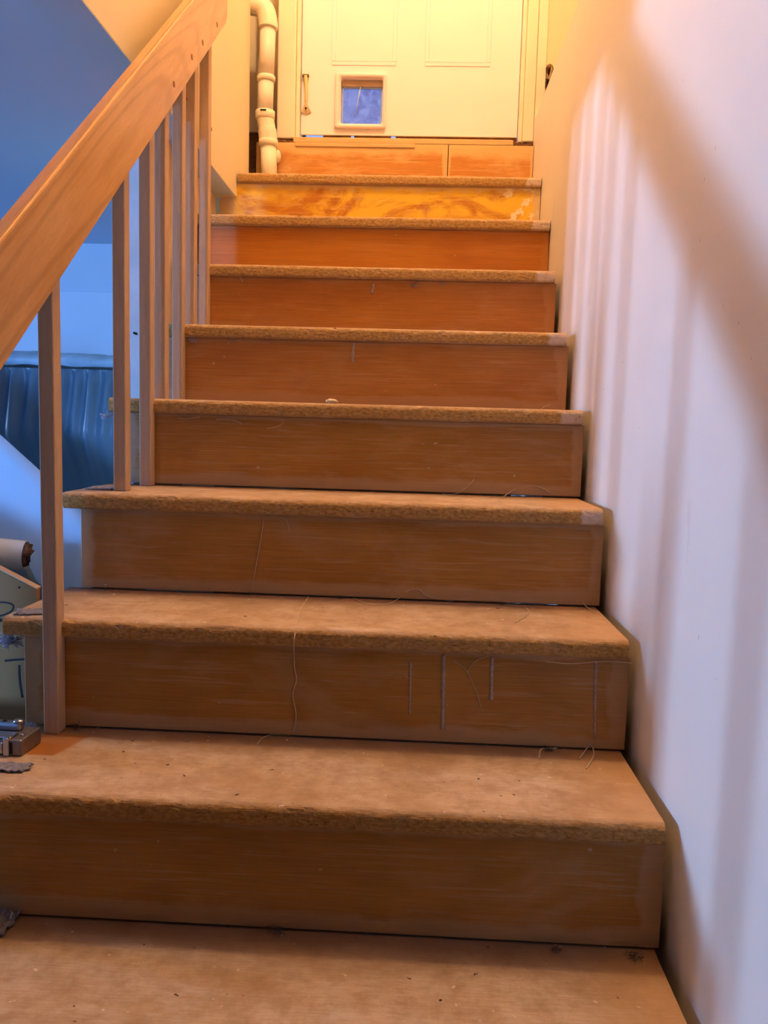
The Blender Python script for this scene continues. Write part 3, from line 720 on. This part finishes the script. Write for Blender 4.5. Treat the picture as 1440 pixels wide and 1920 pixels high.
# fluff on the left tread ends
def lint(c, r, label, seed):
    bm = bmesh.new(); rnd = random.Random(seed)
    for i in range(110):
        p = Vector(c)+Vector((rnd.gauss(0, r*.45), rnd.gauss(0, r*.4), abs(rnd.gauss(0, r*.35))))
        d = Vector((rnd.uniform(-1, 1), rnd.uniform(-1, 1), rnd.uniform(-.2, .8)))*r*.22
        q_ = p+d; q_.z = max(q_.z, c[2]+.0006); mdl = (p+q_)/2+Vector((0, 0, r*.15)); tube(bm, [p, mdl, q_], .00028, 4)
    return tag(fin('lint_tuft', bm, M_lint, smooth=True), label, 'lint', 'tufts of lint and carpet fibre')
M_lint = plain('blue_grey_lint', (.42, .40, .46), .95, .2, 200)
lint((-.972, .945, .5705), .022, 'pale lint tuft between the second and third balusters', 1)
lint((-.978, .455, .1905), .014, 'pale lint tuft at the foot of the nearest baluster', 2)
lint(tuple(at_z(55, 1362, .1905)), .012, 'wisp of lint behind the staple gun', 3)
for i, (x, y, k, r, s) in enumerate(((1310, 1785, 0, .001, ''), (1190, 1798, 0, .012, 'dark lint tuft in the right corner of the lowest visible step'), (1042, 1783, 0, .008, 'small dark lint tuft under the lowest riser, right of centre'),
        (520, 1750, 0, .013, 'dark lint strands under the lowest riser, left of centre'), (1028, 1408, 1, .010, 'brown lint tuft at the back of the second step, right side'),
        (143, 1366, 1, .012, 'dark lint beside the foot of the nearest baluster'), (940, 1132, 2, .006, 'tiny lint tuft at the back of the third step, right side'),
        (470, 1112, 2, .006, 'mauve lint knot at the lower end of the straight thread'), (640, 1119, 2, .006, 'mauve lint bits at the back of the third step, middle'))):
    if not s: continue
    p = at_z(x, y, k*H+.0006); p.y = min(p.y, (k+1)*R+NOSE-.004)
    o = lint(tuple(p), r, s, 10+i); o.data.materials[0] = M_fluff

# threads of torn carpet backing
def thread(label, pts, r=.0007, mat=None):
    bm = bmesh.new(); tube(bm, spline(pts, 8), r, 5)
    return tag(fin('carpet_thread', bm, mat or M_fibre, smooth=True), label, 'thread', 'loose carpet threads on the stairs')
def rs(k, x, y): return at_y(x, y, k*R+NOSE-.0012)
def ns(k, x, y): return at_y(x, y, k*R-.0022)
def ts(k, x, y): return at_z(x, y, k*H+.0012)
thread('straight pale thread hanging slanted down the riser above the third step', [rs(3, 494, 972), rs(3, 489, 1010), rs(3, 480, 1060), rs(3, 472, 1108)], .0009)
thread('long wavy pale thread hanging from the third step to the second', [ts(2, 578, 1119), ts(2, 566, 1140), ts(2, 557, 1165), ns(2, 553, 1190), ns(2, 551, 1206), rs(2, 551, 1222), rs(2, 552, 1250), rs(2, 556, 1275), rs(2, 549, 1302), rs(2, 555, 1340), rs(2, 551, 1366), ts(1, 540, 1379), ts(1, 510, 1378), ts(1, 492, 1384), ts(1, 482, 1396)], .0010)
thread('low arched thread on the third step', [ts(2, 660, 1120), ts(2, 690, 1133), ts(2, 725, 1133), rs(3, 748, 1122), rs(3, 768, 1107), rs(3, 786, 1106), rs(3, 802, 1118), ts(2, 850, 1128)], .0007)
thread('short curl of thread under the fourth step nose', [rs(3, 526, 968), rs(3, 538, 978), rs(3, 543, 997)], .0009)
thread('curved pale thread rising off the fourth step, left of the pair at right', [ts(3, 828, 926), rs(4, 850, 927), rs(4, 872, 917), rs(4, 889, 899)], .0009)
thread('arched pale thread at the right back of the fourth step', [ts(3, 943, 932), rs(4, 965, 918), rs(4, 995, 911), rs(4, 1018, 916), rs(4, 1032, 925)], .0009)
thread('pale thread lying under the fifth step nose at left', [rs(4, 333, 784), rs(4, 350, 785), rs(4, 375, 782)], .0009)
thread('pale hooked thread under the fifth step nose, right of its neighbour', [rs(4, 405, 786), rs(4, 430, 787), rs(4, 444, 790), rs(4, 453, 795)], .0011)
thread('faint thread slanting under the fifth step nose', [rs(4, 500, 803), rs(4, 520, 800), rs(4, 533, 790)], .0007)
thread('pale thread along the sixth step nose', [rs(5, 425, 641), rs(5, 440, 640), rs(5, 452, 637)], .0010)
thread('tiny upright thread under the seventh step nose', [rs(6, 450, 519), rs(6, 455, 528)], .0016)
thread('thin thread along the under edge of the third step nose at right', [rs(2, 1020, 1237)-Vector((0,.012,0)), rs(2, 1070, 1240)-Vector((0,.013,0)), rs(2, 1130, 1236)-Vector((0,.013,0)), rs(2, 1180, 1239)-Vector((0,.013,0))], .0007)
thread('wispy looped thread across the second riser between the glue runs', [rs(2, 850, 1238), rs(2, 872, 1255), rs(2, 890, 1290), rs(2, 902, 1325)], .0006)
thread('faint curved thread beside the short glue run', [rs(2, 876, 1260), rs(2, 890, 1240), rs(2, 915, 1230)], .0006)
thread('forked fibre at the right back of the second step, left prong', [rs(2, 1108, 1393), ts(1, 1096, 1409), ts(1, 1086, 1423)], .0011)
thread('forked fibre at the right back of the second step, right prong', [rs(2, 1106, 1396), rs(2, 1112, 1403), ts(1, 1112, 1420), ts(1, 1099, 1441)], .0013)
thread('stubby fibre lying left of the forked fibre', [ts(1, 1044, 1403), ts(1, 1025, 1404), ts(1, 1014, 1406), ts(1, 1010, 1422)], .0014)
thread('short crossed fibre at the right back of the third step', [rs(3, 1090, 1128), ts(2, 1105, 1142), ts(2, 1118, 1150)], .0010)
thread('faint fibre trailing on the third step near the right', [ts(2, 985, 1139), ts(2, 992, 1150), ts(2, 965, 1168)], .0007)
thread('thin curved thread on the fifth step near the wall', [rs(5, 1012, 769), rs(5, 1022, 762), rs(5, 1032, 759)], .0008)
# cream plaster crumb on the fifth tread
bm = bmesh.new(); bmesh.ops.create_icosphere(bm, subdivisions=3, radius=1); c = at_y(622, 757, 4*R+.02)
for v in bm.verts:
    p = v.co.copy(); q = 1+.35*mn.noise(p*2.5); v.co = Vector((c.x+p.x*.013*q, 4*R+.02+p.y*.006*q, 4*H+.005+p.z*.0052*q))
tag(fin('plaster_crumb', bm, plain('cream_crumb', (.78, .62, .38), .8), smooth=True), 'cream plaster crumb on the nose of the fifth step', 'crumb')
# nail standing at the back of the third tread
nl = thing('nail', 'small bright nail standing at the left back of the third step', 'nail', tuple(at_z(199, 1107, .38)))
bp = Vector(nl.location); bm = bmesh.new(); tube(bm, [bp, bp+Vector((-.001, 0, .010))], .0011, 8); wpart('shank', bm, M_steel2, nl, True)
bm = bmesh.new(); tube(bm, [bp+Vector((-.001, 0, .010)), bp+Vector((-.0012, 0, .0115))], .0028, 10); wpart('head', bm, M_steel, nl, True)
# white paint and lint left on tread ends by the old carpet
o = wpart('fluff_end', tuft(323, 494, 6*R+.02, .014, 26, 8), M_lint, stair, True)
o = wpart('fluff_end', tuft(204, 782, 4*R+.02, .014, 26, 9), M_lint, stair, True)
o = wpart('fluff_end', tuft(22, 1205, 2*R+.03, .022, 40, 10), M_lint, stair, True)
o = wpart('fluff_end', tuft(361, 640, 5*R+NOSE-.003, .009, 20, 11), M_lint, stair, True)
